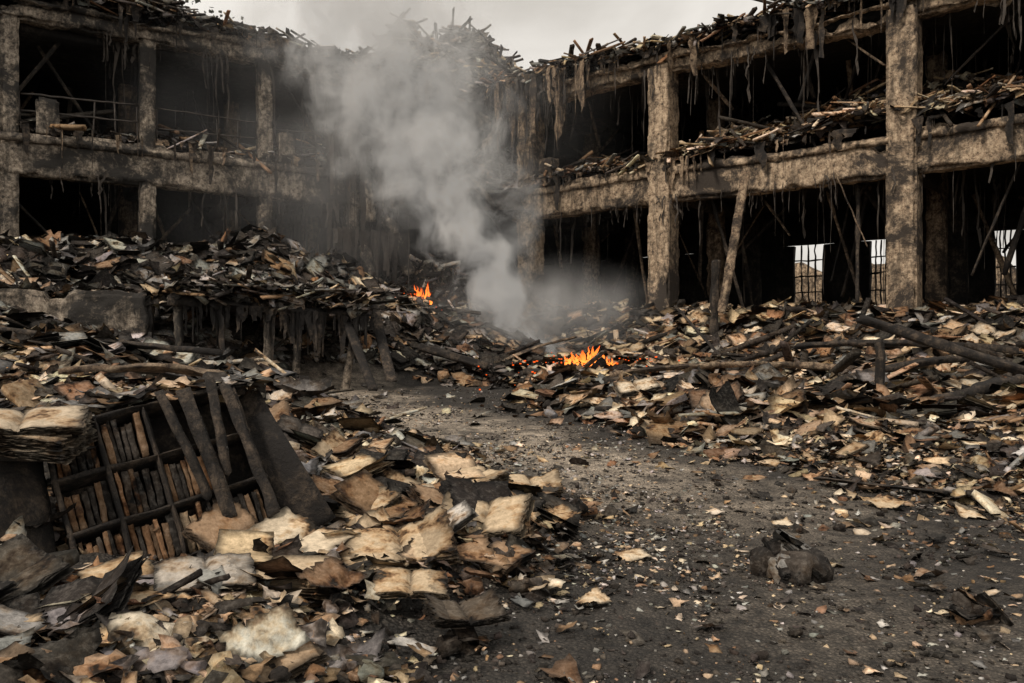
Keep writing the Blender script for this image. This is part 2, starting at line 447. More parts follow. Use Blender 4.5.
K=len(x);s=sz(K,.032,.6,(.8,1));C=pick(['grey','char','dark','brown'],[.2,.4,.3,.1],K)
scat(acc,ROCKS,x,y,s,rng.random(K)*.1,.4,C)
x,y=sample(1300,-13,13,11,24,dmin=.0,keep=.0)
K=len(x);s=sz(K,.3,.4,(.8,1));C=pick(['grey','char','dark','brown'],[.3,.3,.3,.1],K)
scat(acc,ROCKS,x,y,s,rng.random(K)*.12,.4,C)
finish('concrete_rubble',acc,M_RUB)
# grit on the yard
acc=[]
K=120000;y=1.8+13*rng.random(K)**1.6;x=(rng.random(K)-.5)*2*(.7*y+.8)
ok=rng.random(K)<(.2+.8*sm(.42,.6,fbm(x*.8+4,y*.8,3)));x=x[ok];y=y[ok];K=len(x)
s=sz(K,.013,.65,(.8,1));C=pick(['char','dark','grey','ash','tan','brown'],[.46,.27,.10,.06,.06,.05],K)
scat(acc,PEB,x,y,s,0.003,.3,C)
K=40000;y=1.8+12*rng.random(K)**1.3;x=(rng.random(K)-.5)*2*(.7*y+.8)
ok=rng.random(K)<(.15+.85*sm(.42,.6,fbm(x*.9+4,y*.9,4)));x=x[ok];y=y[ok];K=len(x)
s=sz(K,.019,.95,(.6,1));C=pick(KEYS,[.12,.09,.07,.01,.13,.14,.23,.21],K)
scat(acc,SHEETS,x,y,s,.008,.14,C)
finish('ash_grit',acc,M_GRIT)

# ------------------------------------------------------------ buildings
ZS0,ZS1,ZR0,ZR1=4.93,5.9,8.28,8.8
def wing(name,A,Nn,cols,cw,tmax,mat,wins,tstart,dz):
    root=empty(name)
    a=np.array([A[0],A[1],0]);n=np.array([Nn[0],Nn[1],0]);zz=np.array([0,0,1.])
    O=np.array([CORN[0],CORN[1],0])
    def P(t,s,z):return O+a*t+n*s+zz*z
    def bx(nm,t0,t1,s0,s1,z0,z1,m=mat,**k):
        return rbox(nm,P((t0+t1)/2,(s0+s1)/2,(z0+z1)/2),a,n,zz,(t1-t0)/2,(s1-s0)/2,(z1-z0)/2,m,root,**k)
    for t in cols:
        bx('column',t-cw/2,t+cw/2,-cw/2,cw/2,-.2,ZR0+.12,chip=.10,seg=.05,amp=.012,mx=200)
    bx('floor_beam',tstart,tmax,-.25,.2,ZS0,ZS1,seg=.08,chip=.2,amp=.035,mx=260,bite=.35,sag=.12)
    bx('floor_cornice',tstart,tmax,.205,.29,ZS1-.3,ZS1-.12,seg=.08,chip=.2,amp=.02,mx=260,sag=.12)
    bx('roof_beam',tstart+.4,tmax,-.25,.2,ZR0,ZR1,seg=.08,chip=.22,amp=.04,mx=260,bite=.5,sag=.2)
    bx('roof_cornice',tstart+.4,tmax,.205,.38,ZR1-.2,ZR1-.03,seg=.08,chip=.3,amp=.03,mx=260,bite=.25,sag=.25)
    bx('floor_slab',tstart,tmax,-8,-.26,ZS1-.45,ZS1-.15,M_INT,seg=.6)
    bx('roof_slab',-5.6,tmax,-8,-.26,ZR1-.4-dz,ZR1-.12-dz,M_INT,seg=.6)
    for t in cols:
        for sdep in (-3.2,-5.8):
            bx('inner_column',t-.22,t+.22,sdep-.22,sdep+.22,-.2,ZR1-.41,M_WOOD if sdep>-4 else M_CHAR,seg=.15,chip=.08)
        bx('cross_beam',t-.15,t+.15,-7.9,-.27,ZS0+.05,ZS0+.5,M_CHAR,seg=.3)
        bx('cross_beam',t-.15,t+.15,-7.9,-.27,ZR0+.0,ZR0+.2,M_CHAR,seg=.3)
    # back wall with openings
    zlo,zhi=2.4,4.5
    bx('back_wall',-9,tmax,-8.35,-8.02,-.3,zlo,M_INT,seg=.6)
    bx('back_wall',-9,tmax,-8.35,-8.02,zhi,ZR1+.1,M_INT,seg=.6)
    e=sorted(wins);cur=-9
    for w0,w1 in e:
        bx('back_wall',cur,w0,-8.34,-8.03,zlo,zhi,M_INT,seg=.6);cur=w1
        for k in range(1,4):
            tt=w0+(w1-w0)*k/4;bx('window_bar',tt-.02,tt+.02,-8.2,-8.15,zlo,zhi,M_METAL,seg=.2,chip=0,amp=.04)
        for k in range(1,4):
            z_=zlo+(zhi-zlo)*k/4;bx('window_bar',w0,w1,-8.21,-8.16,z_-.02,z_+.02,M_METAL,seg=.2,chip=0,amp=.04)
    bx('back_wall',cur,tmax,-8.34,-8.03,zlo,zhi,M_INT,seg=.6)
    # sagging beams and fallen joists inside
    for k in range(56):
        t=tstart+(tmax-tstart)*rng.random();z0=[ZS0,ZR0][k%2];s0=-.4-5*rng.random()**1.8
        p0=P(t,s0,z0);p1=P(t+(rng.random()-.5)*3.5,s0-(rng.random()-.3)*2,z0-.8-2.6*rng.random())
        beam('fallen_joist',p0,p1,.04+.1*rng.random(),.04+.06*rng.random(),[M_CHAR,M_WOOD][int(rng.random()<.35)],root,seg=.25,chip=.03)
    return root,P,a,n
rootL,PL,aL,nL=wing('burned_building',AL,NL,[5.0,7.3,10.0,12.7,15.4,18.1],.34,21,M_CONCL,[(11.6,12.5)],1.5,.33)
rootR,PR,aR,nR=wing('burned_building',AR,NR,[.84,5.2,10.95,16.6],.6,20,M_CONC,[(5.7,6.6),(8.1,8.7),(11.5,12.0),(14,15)],.3,0)

for P_,a_,n_,root,tm in((PL,aL,nL,rootL,21),(PR,aR,nR,rootR,20)):
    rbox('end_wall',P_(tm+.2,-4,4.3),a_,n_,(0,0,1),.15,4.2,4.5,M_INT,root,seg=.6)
    # wall added behind the wing to dim the bright openings
    rbox('window_dimming_wall',P_(7,-15,2.0),a_,n_,(0,0,1),17,.2,2.6,M_CONC,None,seg=.4,chip=.3,bite=.8)

# heaps on floors and roofs
def strip_heap(name,P_,a_,n_,root,t0,t1,s0,s1,zb,hfun,dens,probs,edge_out=.0,mat=M_PAPER,szm=.26,pf=.22,plen=.8,heap=M_CHAR):
    nt_=int((t1-t0)/.15);ns=int((s1-s0)/.2)
    u,v,F=grid(nt_,ns);t=t0+(t1-t0)*u;s=s0+(s1-s0)*v
    def Z(t,s):
        vv=(s-s0)/(s1-s0)
        return hfun(t)*(.25+.75*np.clip(1.6*(1-vv),0,1))*(.35+1.3*fbm(t*1.3+zb,s*1.3,3))
    V=np.array(P_(0,0,zb))[None]+a_[None]*t[:,None]+n_[None]*s[:,None];V[:,2]+=Z(t,s)-.1*(v>.98)
    mesh(name,V,F,mat=heap,parent=root)
    acc=[]
    def go(K,tp,size,lift,tilt,C):
        t=t0+(t1-t0)*rng.random(K);s=s0+(s1-s0)*rng.random(K)**.7+edge_out*rng.random(K)
        keep=rng.random(K)<np.clip(hfun(t)*2.2,.1,1);t=t[keep];s=s[keep];size=size[keep];C=C[keep];K=len(t)
        Q=np.array(P_(0,0,zb))[None]+a_[None]*t[:,None]+n_[None]*s[:,None]
        nr=np.tile(np.array([0,0,1.])+n_*.35,(K,1))
        scat(acc,tp,Q[:,0],Q[:,1],size,rng.random(K)*lift,tilt,C,zb+Z(t,np.minimum(s,s1)),nr)
    A=(t1-t0)*(s1-s0);K=int(A*dens)
    go(K,SHEETS,sz(K,szm,.5),.18,.42,pick(KEYS,probs,K))
    K2=int(A*dens*pf);L=ln(K2,plen,.5)
    go(K2,PLANKS,np.stack([L,.03+.09*rng.random(K2),.02+.03*rng.random(K2)],1),.25,.32,pick(KEYS,probs,K2))
    K4=int(A*.9);L=ln(K4,plen*2,.35)
    go(K4,BM,np.stack([L,.05+.08*rng.random(K4),.04+.05*rng.random(K4)],1),.45,.38,pick(['char','dark','brown'],[.5,.35,.15],K4))
    K3=int(A*dens*.3);go(K3,ROCKS,sz(K3,.12,.5),.08,.4,pick(['grey','dark','char'],[1,1,1],K3))
    finish(name+'_pieces',acc,mat,root)
P_FL=[.26,.13,.17,.08,.05,.07,.13,.11]
strip_heap('floor_debris',PR,aR,nR,rootR,1,19,-3.2,.1,ZS1-.08,lambda t:.15+1.2*sm(4.5,7.5,t)*(.5+.7*vn(t*.7,3.3))+.5*np.exp(-((t-2.5)/1.2)**2),85,P_FL,.3)
strip_heap('floor_debris',PL,aL,nL,rootL,3,20,-2.5,.0,ZS1-.08,lambda t:.1+.35*vn(t*.8,8.1)+.9*np.exp(-((t-4)/1.5)**2),55,P_LF,.1)
P_RF=[.14,.05,.13,.05,.15,.12,.20,.16]
strip_heap('roof_debris',PR,aR,nR,rootR,-1,19,-5,.3,ZR1-.15,lambda t:.25+.9*vn(t*.9,1.7),60,P_RF,.4,pf=.3)
strip_heap('roof_debris',PL,aL,nL,rootL,1.5,20,-5,.3,ZR1-.15,lambda t:(.3+.9*vn(t*.7,5.7))*(.35+.65*sm(6,11,t))+.15*sm(10,14,t),60,P_LF,.4,pf=.3)
def blob_heap(name,cx,cy,rx,ry,z0,h,K,probs,root=None):
    u,v,F=grid(40,30);x=cx+(u-.5)*2.2*rx;y=cy+(v-.5)*2.2*ry
    def Z(x,y):
        r=np.hypot((x-cx)/rx,(y-cy)/ry);return z0+h*(sm(1.1,.1,r))*(.6+.8*fbm(x*1.1,y*1.1,3))-.6*sm(.9,1.1,r)
    mesh(name,np.stack([x,y,Z(x,y)],1),F,mat=M_CHAR,parent=root)
    acc=[];a=rng.random(K)*6.283;r=np.sqrt(rng.random(K))
    x=cx+rx*r*np.cos(a);y=cy+ry*r*np.sin(a);e=.1
    nr=np.stack([-(Z(x+e,y)-Z(x-e,y))/.2,-(Z(x,y+e)-Z(x,y-e))/.2,np.ones(K)],1);nr/=np.linalg.norm(nr,axis=1,keepdims=True)
    scat(acc,SHEETS,x,y,sz(K,.28,.5),rng.random(K)*.2,.4,pick(KEYS,probs,K),Z(x,y),nr)
    K2=K//5;L=ln(K2,1.0,.4)
    scat(acc,PLANKS,x[:K2],y[:K2],np.stack([L,.04+.08*rng.random(K2),.03+.03*rng.random(K2)],1),rng.random(K2)*.3,.4,pick(KEYS,probs,K2),Z(x,y)[:K2],nr[:K2])
    finish(name+'_pieces',acc,M_RUB,root)
blob_heap('corner_roof_heap',-2.6,27.2,5.0,3.0,8.6,2.9,4600,P_LF,rootL)
blob_heap('corner_floor_heap',-.6,25.0,2.8,1.8,ZS1-.2,1.2,1200,P_LF,rootL)
blob_heap('corner_ground_heap',-2.6,22.4,2.2,1.4,1.6,1.8,1500,P_LF,rootL)
# broken corner fragments
for i,(t,s,z,l,h,tilt) in enumerate([(1.6,.2,7.9,1.7,.35,.35),(3.0,.4,7.2,1.6,.3,-.6),(4.2,.3,6.6,1.8,.25,.9),(2.3,.1,4.7,1.8,.4,.25),(3.8,.35,3.9,1.7,.3,1.1),(4.6,.4,3.0,1.8,.3,1.35),(4.7,.45,5.2,1.5,.25,1.5),(4.0,.5,7.9,1.4,.35,.2),(3.3,.5,5.6,1.3,.3,-.3),(2.4,.4,6.4,1.6,.12,1.2),(1.2,.4,5.6,1.4,.12,.7),(.8,.3,7.3,1.2,.15,-1.0)]):
    c=PL(t,s,z);d=aL*math.cos(tilt)+np.array([0,0,math.sin(tilt)])
    beam('broken_beam',c-d*l/2,c+d*l/2,.3,h,M_CONCL,rootL,chip=.15,amp=.05,seg=.08)

# hanging strips
def hangs(name,P_,a_,n_,root,t0,t1,z,K,lmean,sr=(-.3,.35),w=.03,clump=True,mat=None,tp=HANG):
    t=t0+(t1-t0)*rng.random(K)
    if clump:
        k=rng.random(K)<.7;nc=max(3,int((t1-t0)*.7));cl=t0+(t1-t0)*rng.random(nc)
        t=np.where(k,cl[rng.integers(0,nc,K)]+rng.normal(size=K)*.18,t)
        t=np.clip(t,t0,t1)
    s=sr[0]+(sr[1]-sr[0])*rng.random(K)
    Q=np.array(P_(0,0,z))[None]+a_[None]*t[:,None]+n_[None]*s[:,None]
    acc=[];L=ln(K,lmean,.75);ww=w*(.15+rng.random(K)**2*2.0)
    idx=rng.integers(0,len(tp),K);C=np.ones((K,3))
    ya=math.atan2(a_[1],a_[0])+rng.normal(size=K)*.5
    for i in range(len(tp)):
        m=idx==i
        if m.any():emit(acc,tp[i],Q[m],np.tile([0,0,1.],(m.sum(),1)),np.stack([ww,ww,L],1)[m],C[m],ya[m])
    finish(name,acc,mat or M_STRIP,root)
for P_,a_,n_,r_,te in((PL,aL,nL,rootL,20),(PR,aR,nR,rootR,19)):
    hangs('hanging_wires',P_,a_,n_,r_,1,te,ZR0+.05,210,.6)
    hangs('hanging_wires',P_,a_,n_,r_,1,te,ZS0+.1,210,.5)
    hangs('hanging_wires',P_,a_,n_,r_,1,te,ZR0+.05,130,.9,(-5,-.5),.04)
    hangs('hanging_wires',P_,a_,n_,r_,1,te,ZS0+.1,120,.8,(-5,-.5),.04)
    # torn roofing felt draped over the eaves and the floor edge
    hangs('torn_felt',P_,a_,n_,r_,1,te,ZR1+.05,100,.36,(.4,.5),.16,True,M_CHAR,FELT)
    hangs('torn_felt',P_,a_,n_,r_,1,te,ZR1+.05,40,.3,(.4,.5),.18,True,M_WOOD,FELT)
    hangs('torn_felt',P_,a_,n_,r_,1,te,ZS1+.05,70,.28,(.30,.38),.14,True,M_CHAR,FELT)
    hangs('torn_felt',P_,a_,n_,r_,1,te,ZS1+.05,50,.22,(.30,.38),.12,True,M_WOOD,FELT)
hangs('hanging_shreds',PR,aR,nR,rootR,-.8,2.3,ZR1+.1,260,.8,(.1,.6),.06,False)
hangs('hanging_shreds',PR,aR,nR,rootR,-.3,3.2,ZR1+.1,50,.6,(.3,.7),.22,False,M_WOOD,FELT)
hangs('hanging_shreds',PL,aL,nL,rootL,3.4,5.8,6.6,130,.9,(.1,.7),.1,False,None,FELT)
hangs('hanging_shreds',PL,aL,nL,rootL,3.6,5.6,4.2,110,.7,(.1,.7),.1,False,None,FELT)
# railing on the upper floor of the left wing
for i in range(5):
    c=[5.0,7.3,10.0,12.7,15.4,18.1];t0,t1=c[i]+.2,c[i+1]-.2
    for z in(.85,.45):
        beam('railing',PL(t0,.05,ZS1+z),PL(t1,.05,ZS1+z-.25*rng.random()),.035,.035,M_METAL,rootL,seg=.2,chip=0,amp=.02)
    for k in range(6):
        t=t0+(t1-t0)*k/5
        if rng.random()<.75:beam('railing_post',PL(t,.05,ZS1-.1),PL(t+.1*(rng.random()-.5),.05,ZS1+.8),.03,.03,M_METAL,rootL,seg=.3,chip=0,amp=.006)
for t in(12.0,6.75):
    rbox('pedestal',PL(t,.0,ZS1+.28),aL,nL,(0,0,1),.22,.2,.4,M_CONCL,rootL,seg=.05,chip=.1)
rbox('pedestal',PR(1.5,.0,ZS1+.28),aR,nR,(0,0,1),.22,.2,.4,M_CONC,rootR,seg=.05,chip=.1)

# ------------------------------------------------------------ low ruin in front of the left wing
rbox('broken_concrete_wall',(-7.8,13.4,1.55),(.942,.335,0),(-.335,.942,0),(0,0,1),1.6,.3,.6,M_CONCL,None,seg=.06,chip=.2,amp=.05,bite=.4)
ruin=empty('collapsed_gallery')
beam('slab',(-6.1,14.3,2.0),(-2.9,15.4,1.75),2.0,.16,M_CHAR,ruin,chip=.15,amp=.04)
for (x_,y_,l) in[(-5.7,13.7,.0),(-4.3,14.1,.0),(-3.9,14.3,.1),(-3.1,14.6,.3)]:
    z=float(H(x_,y_));beam('post',(x_,y_,z-.2),(x_+l,y_-.1,1.9),.14,.14,M_CONCL,ruin,chip=.05)
acc=[];K=1900;u=rng.random(K);v=rng.random(K)-.5
x=-6.1+3.2*u-v*.7;y=14.3+1.1*u+v*2.1
scat(acc,SHEETS,x,y,sz(K,.2,.5),rng.random(K)*.35,.42,pick(KEYS,P_LF,K),2.1-.25*u,np.tile([0,0,1.],(K,1)))
K=160;L=ln(K,.8,.4);scat(acc,PLANKS,x[:K],y[:K],np.stack([L,np.full(K,.08),np.full(K,.03)],1),rng.random(K)*.35,.3,pick(KEYS,P_LF,K),2.1-.25*u[:K],np.tile([0,0,1.],(K,1)))
K=700;x=-9.3+3.2*rng.random(K);y=13.45+.356*(x+7.8)+.5*(rng.random(K)-.3)
scat(acc,SHEETS,x,y,sz(K,.2,.5),rng.random(K)*.2,.4,pick(KEYS,P_LF,K),np.full(K,2.0),np.tile([0,0,1.],(K,1)))
finish('slab_debris',acc,M_RUB,ruin)
acc=[];K=110;t=rng.random(K);Q=np.stack([-6.0+3.2*t+.3,13.5+1.0*t-.1*rng.random(K),2.0-.25*t],1);L=ln(K,.3,.6);ww=.02+.16*rng.random(K)**2
ii=rng.integers(0,len(FELT),K)
for i in range(len(FELT)):
    m=ii==i;emit(acc,FELT[i],Q[m],np.tile([0,0,1.],(m.sum(),1)),np.stack([ww,ww,L],1)[m],np.ones((m.sum(),3)),.34+rng.normal(size=m.sum())*.5)
finish('hanging_shreds',acc,M_CHAR,ruin)

# ------------------------------------------------------------ individual timbers
TB=[('leaning_plank',(5.35,18.2,5.2),(4.45,16.9,1.9),.2,.07,M_WOOD,0),
('wooden_post',(4.45,17.6,1.0),(4.5,17.6,3.1),.16,.16,M_CHAR,0),
('leaning_plank',(7.0,17.3,5.0),(7.6,17.0,3.3),.05,.03,M_WOOD,0),
('charred_beam',(4.6,10.6,1.62),(7.3,9.9,.62),.13,.13,M_CHAR,0),
('wooden_post',(4.85,10.5,.3),(4.85,10.5,1.35),.12,.12,M_CHAR,0),
('charred_beam',(4.2,9.3,.4),(6.3,9.8,.85),.14,.14,M_CHAR,0),
('fallen_plank',(3.2,9.6,.58),(4.0,8.9,.36),.16,.05,M_WOOD,0),
('fallen_beam',(1.6,13.0,.75),(5.7,12.6,.82),.12,.1,M_WOOD,.15),
('fallen_beam',(4.6,11.4,.7),(7.5,12.4,1.05),.14,.12,M_CHAR,.1),
('leaning_plank',(3.3,16.2,2.05),(4.0,15.2,1.0),.1,.06,M_CHAR,0),
('fallen_beam',(.2,14.3,.75),(2.0,12.6,.65),.14,.12,M_CHAR,0),
('fallen_beam',(5.4,15.3,1.2),(8.4,13.2,1.15),.16,.12,M_CHAR,.1),
('leaning_plank',(-3.0,14.4,1.7),(-2.3,13.2,.5),.16,.05,M_CHAR,0),
('leaning_plank',(-3.2,14.9,2.3),(-4.6,14.0,.8),.18,.06,M_CHAR,0),
('leaning_plank',(-2.7,15.5,2.0),(-2.1,13.9,.6),.2,.06,M_CHAR,0),
('fallen_beam',(-1.9,16.2,1.2),(-.4,15.2,.8),.16,.16,M_CHAR,0),
('fallen_beam',(-6.6,9.2,1.5),(-3.6,9.9,1.15),.12,.08,M_CHAR,0),
('fallen_plank',(-3.9,8.2,1.0),(-2.6,7.9,.65),.3,.04,M_CHAR,.08),
('fallen_beam',(6.6,8.4,.45),(4.9,8.0,.3),.16,.12,M_CHAR,0),
('fallen_plank',(2.6,6.9,.12),(3.5,6.4,.08),.1,.03,M_CHAR,0),
('fallen_beam',(2.2,11.2,.52),(4.4,10.9,.5),.1,.08,M_CHAR,.05),
('fallen_beam',(7.5,11.3,.85),(9.5,10.4,.85),.14,.12,M_CHAR,.05),
('fallen_beam',(1.1,10.6,.4),(3.1,10.1,.36),.07,.06,M_CHAR,.04),
('fallen_plank',(-.2,16.3,.9),(1.4,17.2,1.4),.2,.05,M_WOOD,.05),
]
for nm,a,b,w,h,m,bd in TB:beam(nm,a,b,w,h,m,None,seg=.06,chip=.05,amp=.015,roll=rng.random()*.6-.3,bend=bd)

# ------------------------------------------------------------ foreground books
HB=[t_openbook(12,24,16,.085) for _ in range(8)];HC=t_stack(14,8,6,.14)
def book(name,x,y,z,size,yaw,nx,ny,col,tp,zs=1.):
    acc=[];n=np.array([[nx,ny,1.]]);n/=np.linalg.norm(n)
    emit(acc,tp,np.array([[x,y,z]]),n,np.array([[size,size,size*zs]]),np.array([col]),np.array([yaw]))
    finish(name,acc,M_BOOK)
T=(.54,.42,.28);Cc=(.68,.57,.42);Bn=(.33,.22,.135)
bk=[(-.58,4.15,.58,.25,.0,-.25,T,0),(-1.12,4.15,.52,-.5,.1,-.3,Cc,1),(-.16,4.6,.55,-.2,-.15,-.35,T,3),(-1.42,4.12,.46,-.4,.35,-.45,Bn,4),
(-.47,3.68,.36,.1,.1,-.1,T,2),(.15,6.3,.5,.1,.1,-.1,T,0),(-.9,4.75,.45,.9,-.2,-.3,T,6),(-1.3,6.4,.55,-.3,.2,-.4,T,3),
(-.4,4.95,.45,.5,.2,-.2,Bn,4),(-1.64,3.36,.4,-.8,.1,-.2,T,7),(-1.3,3.38,.42,.4,.1,-.15,(.42,.38,.33),2),(-.9,5.6,.5,1.2,.2,-.2,T,5),(-1.1,5.3,.5,.3,.3,-.3,Bn,1),(-.3,5.9,.5,-.7,0,-.2,T,6),(-2.2,6.9,.6,.5,.2,-.4,Bn,0),(-.2,3.4,.34,.3,0,-.1,(.1,.08,.06),5)]
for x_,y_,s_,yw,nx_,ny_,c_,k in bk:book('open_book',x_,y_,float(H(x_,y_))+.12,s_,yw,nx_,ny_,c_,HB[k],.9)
for x_,y_,s_,yw,c_ in[(-1.03,3.62,.44,.05,T),(-.05,4.2,.3,1.,Bn),(-1.0,5.2,.4,.6,T),(-.72,3.95,.3,2.,T)]:
    book('closed_book',x_,y_,float(H(x_,y_))+.09,s_,yw,.05,-.12,c_,HC,.8)
for x_,y_,s_,yw,c_ in[(.72,4.75,.2,.4,Cc),(-.75,4.45,.34,1.,T),(-.25,4.15,.3,.3,Bn),(-1.35,3.75,.34,.2,T),(-.9,4.4,.33,2.,Cc),(.25,5.1,.33,.5,T),(-1.5,3.1,.3,.7,T),(2.9,6.2,.3,.4,T),(3.4,5.9,.26,1.4,Cc),(2.2,7.2,.25,1.,Bn),(1.9,5.6,.14,.3,Cc),(.4,3.9,.17,.8,Cc),(3.9,6.6,.34,.2,T),(.1,5.55,.4,2.3,T),(-.6,5.2,.38,1.3,Cc),(2.6,7.9,.4,.9,T),(3.3,7.4,.36,2.1,Cc)]:
    acc=[];n=np.array([[.05,-.15,1.]]);n/=np.linalg.norm(n)
    emit(acc,SHEETSH[rng.integers(0,18)],np.array([[x_,y_,float(H(x_,y_))+(.11 if x_<.3 else .03)]]),n,np.array([[s_,s_,s_*.6]]),np.array([c_]),np.array([yw]))
    finish('loose_page',acc,M_BOOK)
# big pages stacked at the left edge on a charred cabinet
st=empty('book_stack')
for k in range(4):
    acc=[];n=np.array([[.12+.08*rng.random(),-.16,1.]]);n/=np.linalg.norm(n)
    emit(acc,HB[k%5],np.array([[-2.45+.05*rng.random(),3.9,.80+.03*k]]),n,np.array([[.6,.52,.4]]),np.array([[.50,.41,.30]])*(.6+.13*k),np.array([.0+.5*rng.random()]))
    finish('volume',acc,M_BOOK,st)
# lumps on the yard
def lump(name,x,y,w,h,K):
    acc=[]
    for k in range(K):
        c=np.array([PAL[['char','dark','grey','brown'][rng.choice(4,p=[.4,.35,.17,.08])]]])
        rock=k<K*.4
        n=rng.normal(size=(1,3))*(np.array([.4,.4,.2]) if rock else np.array([.4,.3,.1]))+np.array([[.25,-.15,1.]]);n/=np.linalg.norm(n)
        tp=ROCKS if rock else (STACKSH if k%2 else SHEETSM);tp=tp[rng.integers(0,len(tp))]
        r=rng.random()*.26*w;a=rng.random()*6.28;zz=(1-r/(.32*w))*h*(.45 if rock else .8)*rng.random()
        emit(acc,tp,np.array([[x+r*math.cos(a),y+r*math.sin(a),float(H(x,y))+.02+zz]]),n,np.array([[w*.5,w*.45,h*1.1 if rock else w*.6]]),c)
    finish(name,acc,M_RUB)
lump('charred_book_bundle',1.55,4.4,.48,.26,26);lump('charred_book_bundle',2.13,3.7,.34,.10,14);lump('charred_book_bundle',-.25,3.35,.3,.08,8);lump('charred_book_bundle',-1.95,3.1,.4,.16,16)

# ------------------------------------------------------------ bookshelf
sh=empty('bookshelf')
X_=np.array([1.,0,0]);Y_=np.array([0,1.,0]);Z_=np.array([0,0,1.])
W,Hh,D=.92,.80,.22
def sb(nm,x0,x1,y0,y1,z0,z1,m=M_CHAR,**k):
    return rbox(nm,((x0+x1)/2,(y0+y1)/2,(z0+z1)/2),X_,Y_,Z_,(x1-x0)/2,(y1-y0)/2,(z1-z0)/2,m,sh,seg=.03,chip=.012,amp=.008,**k)
UX=[0,.23,.46,.69,.92];SZ=[0,.265,.53,.8]
for i,xx in enumerate(UX):sb('upright',xx-.013,xx+.013,0,D,0,Hh)
for zz in SZ:sb('shelf_board',-.02,.94,.004,D-.004,zz-.013,zz+.013)
sb('back_panel',0,W,D-.012,D+.008,0,Hh)
acc=[]
V0,F0=box_grid(3,4,6)
for bay in range(4):
    for row in range(3):
        xx=UX[bay]+.016
        if (bay==3 and row>0) or (bay==2 and row==2):continue
        while xx<UX[bay]+.19:
            w=.016+.022*rng.random();h=(.17+.065*rng.random());lean=.25*(rng.random()-.3)
            V=(V0*.5+.5)*np.array([w*.92,.15,h]);V=V+(rng.random(V.shape)-.5)*.007
            V[:,0]+=V[:,2]*lean*.3+xx;V[:,1]+=.02+.04*rng.random();V[:,2]+=SZ[row]+.015
            c=np.array([PAL[['brown','rust','tan','dark','char'][rng.choice(5,p=[.40,.15,.05,.24,.16])]]])*(.45+.5*rng.random())
            acc.append((V,F0,1,len(V),np.tile(c,(len(V),1))));xx+=w+.001+.006*rng.random()
finish('shelved_books',acc,M_RUB,sh)
def slat(x0,z0,x1,z1,w,m=M_CHAR):
    d=np.array([x1-x0,-.0,z1-z0]);l=np.linalg.norm(d);d/=l;s=np.cross([0,1.,0],d)
    rbox('charred_slat',((x0+x1)/2,-.04,(z0+z1)/2),d,s,(0,1,0),l/2,w/2,.012,m,sh,seg=.025,chip=.03,amp=.012,bend=-.03)
slat(.55,.84,.63,.22,.05);slat(.66,.82,.70,.10,.07);slat(.80,.85,.74,.3,.05);slat(.86,.80,.90,.05,.06)
ex=np.array([.66,.42,.17]);ex/=np.linalg.norm(ex);ez=np.array([-.27,.22,.68]);ez-=ez@ex*ex;ez/=np.linalg.norm(ez);ey=np.cross(ez,ex)
sh.matrix_world=Matrix(((ex[0]*1.04,ey[0],ez[0]*1.06,-2.04),(ex[1]*1.04,ey[1],ez[1]*1.06,3.80),(ex[2]*1.04,ey[2],ez[2]*1.06,.11),(0,0,0,1)))
cab=empty('charred_cabinet')
beam('side',(-2.18,3.62,-.05),(-2.52,3.9,.80),.42,.07,M_CHAR,cab,seg=.03,chip=.09,amp=.03,roll=.35)
beam('top',(-2.75,3.95,.74),(-2.15,4.0,.76),.4,.05,M_CHAR,cab,seg=.04,chip=.05,amp=.02)
beam('side',(-2.75,4.0,.1),(-2.72,4.1,.72),.4,.05,M_CHAR,cab,seg=.05,chip=.05,amp=.02)
beam('charred_board',(-1.62,4.75,.98),(-1.08,4.45,.28),.22,.03,M_CHAR,seg=.03,chip=.10,amp=.03,roll=.9,bend=.1)
beam('charred_board',(-2.35,4.35,.93),(-1.6,4.75,1.02),.2,.04,M_CHAR,seg=.05,chip=.06,amp=.03)
beam('charred_board',(-2.9,5.2,1.1),(-1.9,5.4,1.05),.3,.04,M_WOOD,seg=.05,chip=.06,amp=.03,bend=.06)
acc=[];K=60;x=-2.3+.9*rng.random(K);y=4.25+(x+2.3)*.5+.15*rng.random(K)
scat(acc,SHEETSM,x,y,sz(K,.2,.3),rng.random(K)*.04,.2,pick(KEYS,P_FG,K),.95+.12*(x+2.3),np.tile([0,-.1,1.],(K,1)))
finish('papers_on_shelf',acc,M_PAPER)

# ------------------------------------------------------------ trees behind the left wing
def tree(x,y,h,r):
    root=empty('tree',(0,0,0))
    beam('trunk',(x,y,0),(x+.3,y,h*.6),.5,.5,M_BARK,root,seg=.5,chip=.02)
    acc=[];cl=[]
    for k in range(18):
        a=rng.random()*6.28;rr=r*(.3+.7*rng.random());z=h*(.6+.38*rng.random())
        e=np.array([x+rr*math.cos(a),y+rr*math.sin(a),z]);beam('limb',(x+.2,y,h*.5),e,.12,.12,M_BARK,root,seg=.8,chip=0);cl.append(e)
    for e in cl:
        K=300;q=e+rng.normal(size=(K,3))*np.array([.6,.6,.45]);n=rng.normal(size=(K,3));n/=np.linalg.norm(n,axis=1,keepdims=True)
        emit(acc,PEB[0],q,n,sz(K,.17,.3,zf=.1),np.ones((K,3))*.5)
    finish('crown',acc,M_LEAF,root)
tree(-13.2,31,15.8,1.8);tree(-16.8,30,15.4,2.0);tree(-17.8,35,16.4,1.8)

